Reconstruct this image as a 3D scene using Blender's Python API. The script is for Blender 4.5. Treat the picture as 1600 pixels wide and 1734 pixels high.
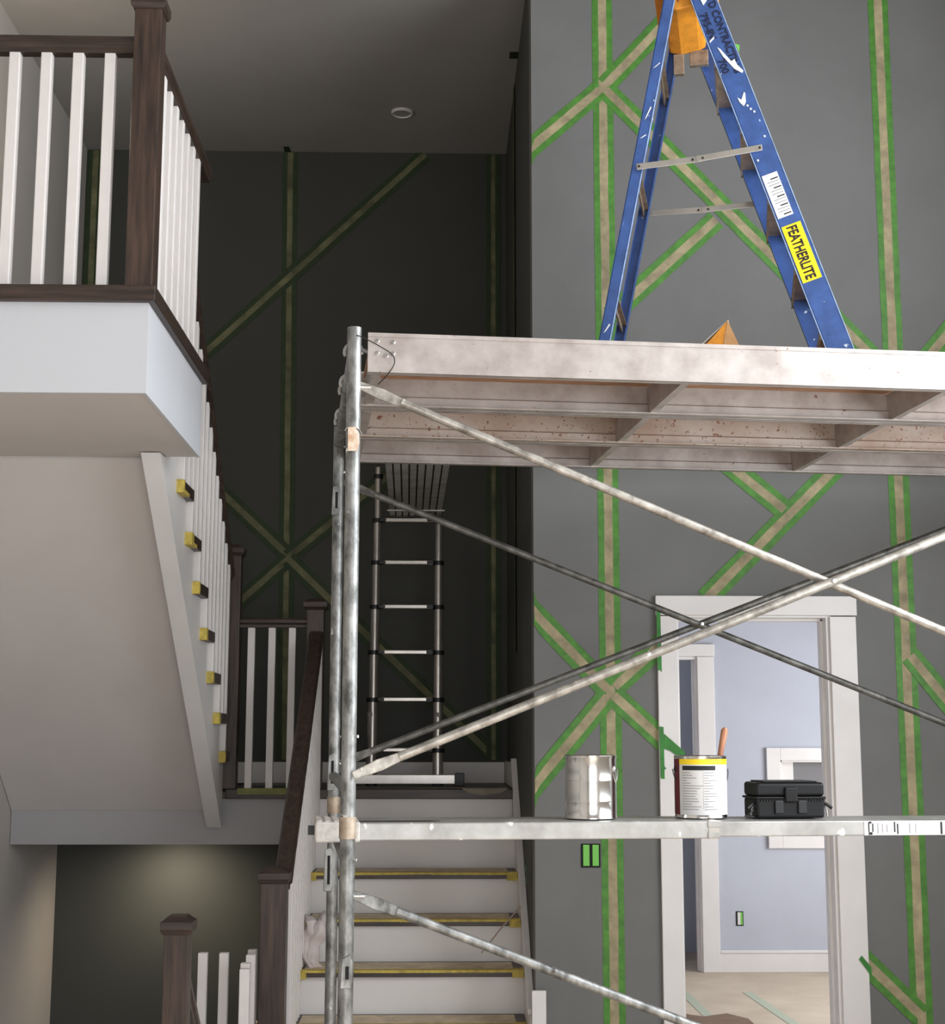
import bpy, bmesh, math, random
from mathutils import Vector, Matrix, noise
random.seed(7)
for o in list(bpy.data.objects): bpy.data.objects.remove(o)
S = bpy.context.scene
COL = S.collection

# ------------------------------------------------------------------ camera
EYE = 1.568
cd = bpy.data.cameras.new('camera'); cam = bpy.data.objects.new('camera', cd); COL.objects.link(cam)
cd.sensor_fit = 'HORIZONTAL'; cd.sensor_width = 36; cd.lens = 2495/1600*36
cd.clip_start = .05; cd.clip_end = 60
cam.matrix_world = (Matrix.Translation((0, 0, EYE)) @ Matrix.Rotation(-.0246, 4, 'Z')
                    @ Matrix.Rotation(math.pi/2+.1518, 4, 'X') @ Matrix.Rotation(.0014, 4, 'Z'))
S.camera = cam
# ------------------------------------------------------------------ light
S.view_settings.view_transform = 'Standard'; S.view_settings.look = 'None'
S.view_settings.gamma = 1; S.view_settings.use_curve_mapping = False
S.view_settings.exposure = 0.1
W = bpy.data.worlds.new('daylight'); S.world = W; W.use_nodes = True
W.node_tree.nodes['Background'].inputs[0].default_value = (.62, .72, .85, 1)
W.node_tree.nodes['Background'].inputs[1].default_value = .6
def area(name, loc, direction, sx, sy, power, color):
    l = bpy.data.lights.new(name, 'AREA'); l.shape = 'RECTANGLE'; l.size = sx; l.size_y = sy
    l.energy = power; l.color = color
    o = bpy.data.objects.new(name, l); COL.objects.link(o); o.location = loc
    o.rotation_euler = Vector(direction).to_track_quat('-Z', 'Y').to_euler()
    return o
# daylight entering the tall window openings of the right and rear walls, and the window of the next room
area('window_daylight', (2.76, 3.2, 3.1), (-1, 0, 0), 3.2, 3.2, 235, (.90, .95, 1))
area('window_daylight', (.9, -1.95, 1.5), (0, 1, 0), 3.4, 2.6, 112, (.97, .98, 1))
area('window_daylight', (3.9, 8.4, 1.5), (-1, 0, 0), 2.2, 1.5, 92, (.95, .97, 1))
# sun falling steeply through the right-hand window onto the hall floor, which throws warm light up
sl_ = bpy.data.lights.new('sun', 'SUN'); sl_.energy = 8; sl_.angle = math.radians(.6); sl_.color = (1, .95, .88)
sun = bpy.data.objects.new('sun', sl_); COL.objects.link(sun); sun.rotation_euler = Vector((-1, -.5, -1.6)).to_track_quat('-Z', 'Y').to_euler()

# ------------------------------------------------------------------ materials
def lin(c):
    r = [((v/255+.055)/1.055)**2.4 if v/255 > .04045 else v/255/12.92 for v in c]
    return (*r, 1)
MATS = {}
def mat(name, c, rough=.6, metal=0, var=.0, scale=6, bump=0, spec=.5, c2=None, stretch=None, spots=None, emit=None):
    if name in MATS: return MATS[name]
    m = bpy.data.materials.new(name); m.use_nodes = True; nt = m.node_tree; N = nt.nodes; L = nt.links
    b = N['Principled BSDF']; b.inputs['Roughness'].default_value = rough; b.inputs['Metallic'].default_value = metal
    b.inputs['Specular IOR Level'].default_value = spec
    col = lin(c); b.inputs['Base Color'].default_value = col
    tc = N.new('ShaderNodeTexCoord'); src = tc.outputs['Object']
    if stretch:
        mp = N.new('ShaderNodeMapping'); mp.inputs['Scale'].default_value = stretch; L.new(src, mp.inputs[0]); vec = mp.outputs[0]
    else: vec = src
    out = None
    if var or c2:
        n = N.new('ShaderNodeTexNoise'); n.inputs['Scale'].default_value = scale; n.inputs['Detail'].default_value = 6
        n.inputs['Roughness'].default_value = .6; L.new(vec, n.inputs['Vector'])
        r = N.new('ShaderNodeValToRGB'); r.color_ramp.elements[0].position = .32; r.color_ramp.elements[1].position = .68
        a = c2 if c2 else tuple(max(0, v*(1-var)) for v in c); bb = c if c2 else tuple(min(255, v*(1+var)) for v in c)
        r.color_ramp.elements[0].color = lin(a); r.color_ramp.elements[1].color = lin(bb)
        L.new(n.outputs[0], r.inputs[0]); out = r.outputs[0]
        if bump:
            bp = N.new('ShaderNodeBump'); bp.inputs['Strength'].default_value = bump; bp.inputs['Distance'].default_value = .002
            L.new(n.outputs[0], bp.inputs['Height']); L.new(bp.outputs[0], b.inputs['Normal'])
    if spots:
        for (sc, thr, colr) in spots:
            n2 = N.new('ShaderNodeTexNoise'); n2.inputs['Scale'].default_value = sc; n2.inputs['Detail'].default_value = 3
            L.new(src, n2.inputs['Vector'])
            r2 = N.new('ShaderNodeValToRGB'); r2.color_ramp.elements[0].position = thr; r2.color_ramp.elements[1].position = thr+.03
            L.new(n2.outputs[0], r2.inputs[0])
            mx = N.new('ShaderNodeMix'); mx.data_type = 'RGBA'; L.new(r2.outputs[0], mx.inputs[0])
            if out: L.new(out, mx.inputs[6])
            else: mx.inputs[6].default_value = col
            mx.inputs[7].default_value = lin(colr); out = mx.outputs[2]
            if metal:
                ma = N.new('ShaderNodeMath'); ma.operation = 'MULTIPLY_ADD'; ma.inputs[1].default_value = -metal; ma.inputs[2].default_value = metal
                L.new(r2.outputs[0], ma.inputs[0]); L.new(ma.outputs[0], b.inputs['Metallic'])
    if out: L.new(out, b.inputs['Base Color'])
    if emit:
        b.inputs['Emission Color'].default_value = lin(c); b.inputs['Emission Strength'].default_value = emit
    MATS[name] = m; return m
def wood(name, c, c2, axis):
    st = [9, 9, 9]; st[axis] = .7
    return mat(name, c, rough=.42, c2=c2, scale=6, stretch=tuple(st), bump=.25)
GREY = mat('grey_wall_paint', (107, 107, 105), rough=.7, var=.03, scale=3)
GREYSH = mat('shaded_wall_paint', (66, 67, 63), rough=.75, var=.03, scale=2)  # same paint as the front wall, darkened for the shade round the stairs
CREAM = mat('cream_wall_paint', (182, 175, 168), rough=.8, var=.02, scale=2)
CEIL = mat('ceiling_paint', (158, 155, 150), rough=.9, var=.02, scale=2)
SOFF = mat('soffit_paint', (208, 201, 196), rough=.8, var=.015, scale=2)
WHITE = mat('white_trim_paint', (222, 218, 215), rough=.45, var=.015, scale=4)
FASC = mat('fascia_paint', (204, 205, 209), rough=.6)
BALW = mat('white_baluster_paint', (228, 222, 218), rough=.5, var=.02, scale=8)
DWX = wood('dark_oak_x', (74, 58, 49), (38, 30, 26), 0)
DWY = wood('dark_oak_y', (74, 58, 49), (38, 30, 26), 1)
DWZ = wood('dark_oak_z', (80, 62, 52), (42, 32, 27), 2)
BLUEW = mat('pale_blue_wall_paint', (180, 183, 194), rough=.7, var=.02, scale=2)
TGREEN = mat('green_masking_tape', (70, 124, 42), rough=.6, var=.12, scale=30)
TDARK = mat('dark_green_tape', (38, 118, 30), rough=.5, var=.1, scale=30)
TTAN = mat('bare_tan_band', (150, 138, 108), rough=.7, var=.16, scale=14)
SHGREEN = mat('shaded_green_tape', (44, 60, 34), rough=.7, var=.12, scale=20)  # same green tape, its colour darkened for the shaded back and side walls
SHTAN = mat('shaded_tan_band', (104, 104, 74), rough=.7, var=.22, scale=9)  # same tan band with the shade of those walls put into its colour
YTAPE = mat('yellow_masking_tape', (190, 168, 76), rough=.6, var=.14, scale=30)
KRAFT = mat('kraft_paper', (212, 194, 166), rough=.8, var=.1, scale=12)
GALV = mat('galvanised_steel', (176, 176, 173), rough=.48, metal=.8, c2=(92, 92, 89), scale=28, bump=.25, stretch=(1, 1, .5),
           spots=[(16, .70, (236, 236, 232)), (22, .72, (60, 52, 46))])
BRACE = mat('worn_brace_steel', (196, 190, 180), rough=.42, metal=.55, c2=(120, 114, 106), scale=22, bump=.25, spots=[(30, .7, (225, 222, 215))])
DBRACE = mat('dull_brace_steel', (120, 118, 112), rough=.5, metal=.55, c2=(70, 68, 64), scale=22, bump=.25)
ALU = mat('weathered_aluminium', (194, 185, 179), rough=.45, metal=.35, c2=(160, 149, 142), scale=9, bump=.1,
          spots=[(38, .72, (126, 88, 70)), (70, .73, (92, 66, 52))])
ALUB = mat('bright_plank_aluminium', (186, 184, 180), rough=.42, metal=.4, c2=(154, 151, 146), scale=11, bump=.1, spots=[(20, .68, (238, 236, 232))])
RUST = mat('rust_stained_aluminium', (172, 140, 122), rough=.6, metal=.2, c2=(132, 92, 70), scale=16, bump=.15)
PLY = mat('plywood_deck', (176, 132, 98), rough=.7, c2=(120, 88, 64), scale=10, stretch=(1, 9, 9))
STEEL = mat('bright_steel', (215, 215, 215), rough=.25, metal=1)
TIN = mat('tin_can_steel', (225, 224, 220), rough=.16, metal=1, var=.02, scale=5)
ANOD = mat('anodised_aluminium', (196, 190, 182), rough=.32, metal=.8, var=.05, scale=10)
BLACK = mat('black_plastic', (22, 22, 23), rough=.42, var=.05, scale=8)
BOXB = mat('black_box_plastic', (13, 13, 14), spec=.3, rough=.42, var=.06, scale=20, bump=.1)
BLUE = mat('blue_fibreglass', (56, 84, 140), rough=.45, var=.1, scale=18, spots=[(26, .70, (196, 206, 220))])
ORANGE = mat('orange_plastic', (224, 146, 38), rough=.5, var=.08, scale=20)
STEPM = mat('ladder_step_metal', (168, 152, 134), rough=.5, metal=.4, c2=(120, 104, 88), scale=20)
YELLOW = mat('yellow_label', (246, 214, 30), rough=.5)
INK = mat('black_ink', (22, 22, 26), rough=.6)
INKB = mat('stencil_ink', (18, 26, 58), rough=.7)
LAB = mat('white_label', (214, 212, 210), rough=.5)
GINK = mat('grey_print', (150, 148, 150), rough=.6)
MAROON = mat('maroon_label', (98, 26, 36), rough=.45)
CARD = mat('cardboard', (206, 158, 106), rough=.8, var=.05, scale=20)
PAPER = mat('white_carton_print', (232, 226, 214), rough=.7)
RAGM = mat('paint_rag_cloth', (216, 208, 204), rough=.9, c2=(186, 168, 164), scale=9)
HANDLE = mat('brush_handle_wood', (196, 140, 104), rough=.45, c2=(166, 108, 78), scale=10, stretch=(6, 6, 1))
BLOB = mat('white_paint_blob', (226, 228, 228), rough=.5)
FLOORM = mat('hall_floor_board', (196, 184, 170), rough=.6, var=.08, scale=5)
ROOMF = mat('floor_protection_board', (206, 190, 170), rough=.7, c2=(186, 170, 150), scale=3)
LAMPM = mat('lamp_diffuser', (255, 240, 214), emit=6)
LENS = mat('recessed_lens', (168, 164, 158), rough=.5)
DARKHOLE = mat('box_cavity', (12, 12, 12), rough=.8)
LGREEN = mat('light_green_tape', (112, 188, 78), rough=.5)
PALEG = mat('faded_green_tape', (176, 182, 162), rough=.7)

# ------------------------------------------------------------------ helpers
class MB:
    def __init__(s): s.v = []; s.f = []; s.sm = False
    def add(s, vs, fs):
        n = len(s.v); s.v += [Vector(p) for p in vs]; s.f += [tuple(i+n for i in f) for f in fs]; return s
    def box(s, x0, x1, y0, y1, z0, z1):
        v = [(x, y, z) for z in (z0, z1) for y in (y0, y1) for x in (x0, x1)]
        return s.add(v, [(0, 2, 3, 1), (4, 5, 7, 6), (0, 1, 5, 4), (2, 6, 7, 3), (0, 4, 6, 2), (1, 3, 7, 5)])
    def obox(s, c, a, b, d):      # centre and three half vectors
        c, a, b, d = map(Vector, (c, a, b, d))
        v = [c+i*a+j*b+k*d for k in (-1, 1) for j in (-1, 1) for i in (-1, 1)]
        if a.cross(b).dot(d) < 0: fl = True
        else: fl = False
        F = [(0, 2, 3, 1), (4, 5, 7, 6), (0, 1, 5, 4), (2, 6, 7, 3), (0, 4, 6, 2), (1, 3, 7, 5)]
        if fl: F = [tuple(reversed(q)) for q in F]
        return s.add(v, F)
    def bar(s, p, q, w, h, up=(0, 0, 1)):
        p, q = Vector(p), Vector(q); d = q-p; sd = d.cross(Vector(up)).normalized(); n = sd.cross(d).normalized()
        return s.obox((p+q)/2, d/2, sd*w/2, n*h/2)
    def prism(s, pts, ext):       # planar polygon extruded by a vector
        pts = [Vector(p) for p in pts]; e = Vector(ext); n = len(pts)
        nr = Vector((0, 0, 0))
        for i in range(n): nr += pts[i].cross(pts[(i+1) % n])
        if nr.dot(e) > 0: pts = pts[::-1]
        v = pts+[p+e for p in pts]
        F = [tuple(range(n)), tuple(range(2*n-1, n-1, -1))]+[(i, i+n, (i+1) % n+n, (i+1) % n) for i in range(n)]
        return s.add(v, F)
    def tube(s, pts, r, n=14, cap=True):
        s.sm = True
        pts = [Vector(p) for p in pts]; rs = r if isinstance(r, (list, tuple)) else [r]*len(pts)
        base = len(s.v); ref = None
        for i, p in enumerate(pts):
            t = (pts[min(i+1, len(pts)-1)]-pts[max(i-1, 0)]).normalized()
            if ref is None:
                ref = t.orthogonal().normalized()
            ref = (ref-t*ref.dot(t)).normalized(); b = t.cross(ref)
            for k in range(n):
                a = 2*math.pi*k/n; s.v.append(p+(ref*math.cos(a)+b*math.sin(a))*rs[i])
        for i in range(len(pts)-1):
            for k in range(n):
                a = base+i*n+k; b2 = base+i*n+(k+1) % n; s.f.append((a, b2, b2+n, a+n))
        if cap:
            s.f.append(tuple(base+k for k in range(n-1, -1, -1))); e = base+(len(pts)-1)*n; s.f.append(tuple(e+k for k in range(n)))
        return s
    def lathe(s, prof, c=(0, 0, 0), n=40):
        s.sm = True; base = len(s.v); c = Vector(c)
        for (r, z) in prof:
            for k in range(n):
                a = 2*math.pi*k/n; s.v.append(c+Vector((r*math.cos(a), r*math.sin(a), z)))
        for i in range(len(prof)-1):
            for k in range(n):
                a = base+i*n+k; b = base+i*n+(k+1) % n; s.f.append((a, b, b+n, a+n))
        s.f.append(tuple(base+k for k in range(n-1, -1, -1))); e = base+(len(prof)-1)*n; s.f.append(tuple(e+k for k in range(n)))
        return s
    def build(s, name, m, parent=None, bevel=0, seg=2, smooth=None, loc=None):
        me = bpy.data.meshes.new(name)
        off = Vector(loc) if loc is not None else Vector((0, 0, 0))
        me.from_pydata([v-off for v in s.v], [], s.f); me.materials.append(m); me.update()
        if (s.sm if smooth is None else smooth):
            me.shade_smooth(); me.set_sharp_from_angle(angle=math.radians(40))
        o = bpy.data.objects.new(name, me); COL.objects.link(o); o.location = off
        if parent is not None: adopt(o, parent)
        if bevel:
            b = o.modifiers.new('bevel', 'BEVEL'); b.width = bevel; b.segments = seg; b.limit_method = 'ANGLE'
        return o
def rootinv(p):
    m = p.matrix_basis
    q = p
    while q.parent is not None:
        m = q.parent.matrix_basis @ q.matrix_parent_inverse @ m if False else m
        q = q.parent
    return m
WORLD = {}
def adopt(o, parent):
    """parent o to a thing while its mesh keeps world coordinates"""
    o.parent = parent
    o.matrix_parent_inverse = wm(parent).inverted()
def wm(o):
    if o.parent is None: return o.matrix_basis.copy()
    return wm(o.parent) @ o.matrix_parent_inverse @ o.matrix_basis
def thing(name, label, cat, loc=(0, 0, 0), group=None, rot=None):
    o = bpy.data.objects.new(name, None); COL.objects.link(o); o.location = loc; o.empty_display_size = .1
    if rot: o.rotation_euler = rot
    return tag(o, label, cat, group)
def tag(o, label, cat, group=None):
    o['label'] = label; o['category'] = cat
    if group: o['group'] = group
    return o
def struct(name, mb, m, bevel=0):
    o = mb.build(name, m, bevel=bevel); o['kind'] = 'structure'; return o
def box(*a): return MB().box(*a)
def text(name, body, size, m, origin, xdir, ydir, parent, depth=.0006, width=None, height=None, bold=.012):
    cu = bpy.data.curves.new(name, 'FONT'); cu.body = body; cu.size = 1; cu.extrude = 0; cu.resolution_u = 3; cu.offset = bold
    t = bpy.data.objects.new(name, cu); COL.objects.link(t)
    dg = bpy.context.evaluated_depsgraph_get(); me = bpy.data.meshes.new_from_object(t.evaluated_get(dg))
    bpy.data.objects.remove(t)
    xs = [v.co.x for v in me.vertices]; ys = [v.co.y for v in me.vertices]
    x0, x1, y0, y1 = min(xs), max(xs), min(ys), max(ys)
    fx = width/(x1-x0) if width else size; fy = height/(y1-y0) if height else size
    X, Y, O = Vector(xdir).normalized(), Vector(ydir).normalized(), Vector(origin)
    Nn = X.cross(Y)
    for v in me.vertices: v.co = O+X*((v.co.x-x0)*fx)+Y*((v.co.y-y0)*fy)+Nn*depth
    me.materials.clear(); me.materials.append(m)
    o = bpy.data.objects.new(name, me); COL.objects.link(o); adopt(o, parent); return o

def soften(pts, n=3):
    pts = [Vector(q) for q in pts]
    for _ in range(n):
        out = [pts[0]]
        for a, b in zip(pts[:-1], pts[1:]): out += [a*.75+b*.25, a*.25+b*.75]
        pts = out+[pts[-1]]
    return pts

# ------------------------------------------------------------------ room shell
XL, XJ, YF, YW, ZC = -2.14, .415, 8.6, 6.25, 5.108
fl = MB().box(XL, 2.8, -2, 5.05, -.2, 0).box(-.78, 2.8, 5.05, YW, -.2, 0).box(-1.05, -.78, 5.95, YW, -.2, 0).box(-1.05, XJ, YW, YF, -.2, 0)
struct('floor', fl, FLOORM)
struct('floor', box(XL, -.78, 5.05, 8.6, -2.6, -2.5), FLOORM)
struct('ceiling', box(XL-.14, 2.94, -2.14, YF+.14, ZC, ZC+.1), CEIL)
wl = struct('wall_left', box(XL-.14, XL, -2.14, YF+.14, -2.6, ZC), CREAM)
wf = struct('wall_back', box(XL, XJ+.14, YF, YF+.14, -2.6, ZC), GREYSH)
ws = struct('wall_side', box(XJ, XJ+.14, YW+.14, YF, -.2, ZC), GREYSH)
DX0, DX1, DZ = 1.03, 1.662, 2.075     # door opening
wfr = struct('wall_front', MB().box(XJ, DX0-.02, YW, YW+.14, 0, ZC).box(DX1+.02, 4.07, YW, YW+.14, 0, ZC).box(DX0-.02, DX1+.02, YW, YW+.14, DZ+.02, ZC), GREY)
# right and rear walls with the tall window openings the daylight comes through (behind the viewer)
XRW = 2.8
struct('wall_right', MB().box(XRW, XRW+.14, -2, 1.55, 0, ZC).box(XRW, XRW+.14, 4.85, YW, 0, ZC).box(XRW, XRW+.14, 1.55, 4.85, 0, 1.45).box(XRW, XRW+.14, 1.55, 4.85, 4.75, ZC), CREAM)
struct('wall_rear', MB().box(XL, -.85, -2.14, -2, 0, ZC).box(2.65, XRW, -2.14, -2, 0, ZC).box(-.85, 2.65, -2.14, -2, 0, .15).box(-.85, 2.65, -2.14, -2, 2.85, ZC), CREAM)
# door frame in the front wall
d1 = MB().box(DX0-.02, DX0, YW-.005, YW+.145, 0, DZ).box(DX1, DX1+.02, YW-.005, YW+.145, 0, DZ).box(DX0-.02, DX1+.02, YW-.005, YW+.145, DZ, DZ+.02)
door = struct('door_1', d1, WHITE)
MB().box(.937, DX0-.008, YW-.022, YW-.001, 0, DZ+.004).build('side_casing', WHITE, door, bevel=.003)
MB().box(DX1+.012, 1.787, YW-.022, YW-.001, 0, DZ+.004).build('side_casing', WHITE, door, bevel=.003)
MB().box(.932, 1.792, YW-.024, YW-.001, DZ+.008, 2.166).build('head_casing', WHITE, door, bevel=.003)
MB().box(DX1-.012, DX1+.002, YW+.05, YW+.09, 0, DZ).build('door_stop', WHITE, door, bevel=.002)
MB().box(DX0, DX1, YW+.05, YW+.09, DZ-.012, DZ+.002).build('door_stop', WHITE, door, bevel=.002)
# next room, seen through the doorway
RX0, RX1, RY = .56, 3.95, 10.28
struct('floor', box(RX0, RX1, YW, 11.4, -.2, -.001), ROOMF)
struct('ceiling', box(RX0, RX1, YW+.14, 11.4, 2.7, 2.8), CEIL)
OX0, OX1, OZ = 1.0, 1.826, 2.127
WX0, WX1, WZ0, WZ1 = 2.375, 3.2, .90, 1.42
struct('wall_room', MB().box(RX0, OX0, RY, RY+.12, 0, 2.7).box(OX0, OX1, RY, RY+.12, OZ, 2.7).box(OX1, WX0, RY, RY+.12, 0, 2.7)
       .box(WX0, WX1, RY, RY+.12, 0, WZ0).box(WX0, WX1, RY, RY+.12, WZ1, 2.7).box(WX1, RX1, RY, RY+.12, 0, 2.7), BLUEW)
struct('wall_room_right', MB().box(RX1, RX1+.12, YW+.14, 7.3, 0, 2.7).box(RX1, RX1+.12, 9.5, 11.4, 0, 2.7).box(RX1, RX1+.12, 7.3, 9.5, 0, .75).box(RX1, RX1+.12, 7.3, 9.5, 2.25, 2.7), BLUEW)
struct('wall_room_left', box(RX0-.003, RX0+.05, YW+.141, 11.4, 0, 2.7), BLUEW)
struct('wall_rear_room', box(RX0, 2.3, 11.2, 11.3, 0, 2.7), BLUEW)
struct('wall_rear_room_side', box(2.3, 2.4, RY+.12, 11.3, 0, 2.7), BLUEW)
d2 = struct('door_2', MB().box(OX0, OX0+.02, RY-.005, RY+.125, 0, OZ-.02).box(OX1-.02, OX1, RY-.005, RY+.125, 0, OZ-.02).box(OX0, OX1, RY-.005, RY+.125, OZ-.02, OZ), WHITE)
MB().box(OX1-.008, 1.935, RY-.022, RY-.001, 0, OZ).build('side_casing', WHITE, d2, bevel=.003)
MB().box(OX0-.1, OX0+.008, RY-.022, RY-.001, 0, OZ).build('side_casing', WHITE, d2, bevel=.003)
MB().box(OX0-.105, 1.94, RY-.024, RY-.001, OZ+.002, 2.214).build('head_casing', WHITE, d2, bevel=.003)
MB().box(OX1-.033, OX1-.018, RY+.05, RY+.09, 0, OZ-.02).build('door_stop', WHITE, d2, bevel=.002)
w1 = struct('window_1', MB().box(WX0, WX0+.018, RY-.002, RY+.12, WZ0, WZ1).box(WX0, WX1, RY-.002, RY+.12, WZ1-.018, WZ1).box(WX0, WX1, RY-.002, RY+.12, WZ0, WZ0+.018).box(WX1-.018, WX1, RY-.002, RY+.12, WZ0, WZ1), WHITE)
MB().box(2.285, WX0+.006, RY-.024, RY-.001, .82, 1.5).build('window_casing', WHITE, w1, bevel=.003)
MB().box(WX0+.006, WX1+.09, RY-.024, RY-.001, WZ1-.006, 1.5).build('window_casing', WHITE, w1, bevel=.003)
MB().box(WX0+.006, WX1+.09, RY-.024, RY-.001, .82, WZ0+.006).build('window_casing', WHITE, w1, bevel=.003)
MB().box(WX1-.006, WX1+.09, RY-.024, RY-.001, WZ0, WZ1).build('window_casing', WHITE, w1, bevel=.003)
MB().box(WX0+.03, WX0+.115, RY+.07, RY+.11, WZ0+.018, WZ1-.018).build('sash_stile', WHITE, w1, bevel=.003)
MB().box(WX0+.115, WX1-.02, RY+.085, RY+.095, WZ0+.02, WZ1-.02).build('grey_panel', mat('grey_panel_paint', (120, 118, 120)), w1)
bb = struct('baseboard_room', box(1.935, RX1, RY-.018, RY, 0, .125), WHITE, .002)
MB().box(1.935, RX1, RY-.024, RY, .125, .145).build('baseboard_cap', WHITE, bb, bevel=.004)
# back wall baseboards above the landing
ZL = 1.309
struct('baseboard_back', box(-2.1, XJ-.018, YF-.016, YF, ZL, ZL+.118), WHITE, .002)
struct('baseboard_side', box(XJ-.016, XJ, 7.6, YF, ZL, ZL+.125), WHITE, .002)

# ------------------------------------------------------------------ painter's tape stripes: two green strips with a tan band between
SERIAL = [0]
def stripe(label, a, b, plane, wall_pos, wgreen=.023, wtan=.042, group='tape stripes', taper=None):
    """a, b are (along, z) on the wall; plane 'y' for walls facing the viewer, 'x' for the side wall"""
    SERIAL[0] += 1
    e = .0012+.00022*SERIAL[0]
    A, B = Vector((a[0], a[1])), Vector((b[0], b[1])); d = (B-A).normalized(); n = Vector((-d.y, d.x))
    lo = XJ+.001 if wall_pos == YW else -9
    def P(q, off): return Vector((max(q.x, lo), wall_pos-off, q.y)) if plane == 'y' else Vector((wall_pos-off, q.x, q.y))
    root = thing('tape_stripe', label, 'tape', P((A+B)/2, 0), group)
    ext = Vector((0, e, 0)) if plane == 'y' else Vector((e, 0, 0))
    def strip(nm, o0, o1, m, lift):
        k = max(2, int((B-A).length/.05)); L1 = []; L2 = []
        for i in range(k+1):
            t = i/k; c = A.lerp(B, t)
            j0 = (noise.noise(Vector((c.x*7+o0*90, c.y*7, SERIAL[0]))))*.0022; j1 = (noise.noise(Vector((c.x*7+o1*90, c.y*7, SERIAL[0]+40))))*.0022
            L1.append(P(c+n*(o0+j0), e+lift)); L2.append(P(c+n*(o1+j1), e+lift))
        m_ = MB(); v = L1+L2; K = k+1
        F = [(i, i+1, K+i+1, K+i) for i in range(k)]
        nr = (L1[1]-L1[0]).cross(L2[0]-L1[0]); want = Vector((0, -1, 0)) if plane == 'y' else Vector((-1, 0, 0))
        if nr.dot(want) < 0: F = [tuple(reversed(q)) for q in F]
        m_.add(v, F)
        back = [p+ext*.7 for p in v]; m_.add(back, [tuple(reversed(q)) for q in F])
        o = m_.build(nm, m, root); return o
    h = wtan/2
    tg, tt = (TGREEN, TTAN) if wall_pos == YW else (SHGREEN, SHTAN)
    strip('tape_strip', h-.004, h+wgreen, tg, 0)
    strip('tape_strip', -h-wgreen, -h+.004, tg, 0)
    strip('tan_band', -h, h, tt, .0001)
    return root
G1, G2 = 'tape stripes on the front wall', 'tape stripes on the dark back wall'
Fw = [
 ('tall vertical green tape stripe on grey wall left of the door', (.738, .02), (.738, 5.1), .027, .037),
 ('tall vertical green tape stripe on grey wall right of the door', (2.004, .02), (2.0, 5.1), .027, .037),
 ('short diagonal tape stripe from the wall corner up to the upper star', (.36, 4.125), (.725, 4.450), .027, .037),
 ('diagonal tape stripe rising behind the ladder top from the upper star', (.75, 4.47), (1.30, 5.085), .027, .037),
 ('long diagonal tape stripe falling behind the blue ladder rails', (.75, 4.45), (1.97, 3.16), .027, .037),
 ('diagonal tape stripe under the ladder spreaders falling to the left', (1.235, 3.845), (.76, 3.40), .027, .037),
 ('diagonal tape stripe rising from lower star to the door casing', (.755, 1.78), (.99, 1.99), .027, .037),
 ('long diagonal tape stripe rising to the right above the door', (1.15, 2.152), (1.98, 2.975), .027, .037),
 ('short diagonal tape stripe joining from above left over the door', (.76, 3.16), (1.50, 2.54), .027, .037),
 ('diagonal tape stripe from wall corner down to the lower star', (.36, 2.15), (.725, 1.77), .027, .037),
 ('diagonal tape stripe from lower star falling left to the wall corner', (.36, 1.307), (.725, 1.74), .027, .037),
 ('diagonal tape stripe from lower star falling right to door casing', (.75, 1.745), (.99, 1.526), .027, .037),
 ('diagonal tape stripe at right edge falling away from the tall stripe', (2.02, 1.915), (2.6, 1.17), .027, .037),
 ('diagonal tape stripe low right of the door near the floor', (1.72, .71), (2.0, .44), .027, .037),
 ('diagonal tape stripe rising at right edge just above the deck', (2.02, 3.06), (2.75, 3.93), .027, .037),
]
for (lb, a, b, wg, wt) in Fw: stripe(lb, a, b, 'y', YW, wg, wt, G1)
Bw = [
 ('vertical tape stripe down the middle of the dark back wall', (-.905, 5.10), (-.866, 1.44), .03, .032),
 ('long diagonal tape stripe high on the dark back wall', (-.08, 5.10), (-1.75, 3.49), .03, .034),
 ('diagonal tape stripe rising left from the dark wall star', (-.868, 2.62), (-1.5, 3.21), .03, .036),
 ('diagonal tape stripe rising right from the dark wall star', (-.868, 2.61), (-.2, 3.17), .03, .034),
 ('diagonal tape stripe falling left from the dark wall star', (-.868, 2.60), (-1.45, 2.07), .03, .036),
 ('diagonal tape stripe falling right behind the telescopic ladder', (-.868, 2.60), (.33, 1.46), .03, .036),
 ('vertical tape stripe at the right corner of the dark back wall', (.335, 5.10), (.335, 1.44), .03, .026),
 ('vertical tape stripe on back wall seen between balcony balusters', (-2.085, 5.10), (-2.085, 3.05), .03, .034),
]
for (lb, a, b, wg, wt) in Bw: stripe(lb, a, b, 'y', YF, wg, wt, G2)
stripe('vertical tape stripe on the narrow stair side wall', (7.62, 5.09), (7.62, 2.0), 'x', XJ, .03, .06, 'tape stripes on the side wall')
def scrap(label, pts, m, thick=(0, -.0015, 0), group='loose tape ends'):
    o = MB().prism(pts, thick).build('tape_scrap', m); return tag(o, label, 'tape', group)
yc = YW-.0245
scrap('green tape piece along left door casing near its top corner', [(.934, yc, 2.107), (.951, yc, 2.107), (.953, yc, 1.842), (.945, yc, 1.852), (.936, yc, 1.846)], TDARK)
scrap('green tape piece along left door casing beside the lower star', [(.937, yc, 1.615), (.956, yc, 1.612), (.957, yc, 1.45), (.965, yc, 1.44), (.957, yc, 1.436), (.957, yc, 1.398), (.941, yc, 1.40)], TDARK)
scrap('green tape tail sticking past the left door casing', [(.957, yc-.001, 1.585), (1.045, yc-.004, 1.508), (1.03, yc-.004, 1.478), (.985, yc-.001, 1.512), (.957, yc-.001, 1.522)], TDARK)
scrap('green tape tail on the right door casing near the floor', [(1.745, yc, .668), (1.757, yc, .683), (1.795, yc, .637), (1.795, yc, .60)], TDARK)
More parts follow.
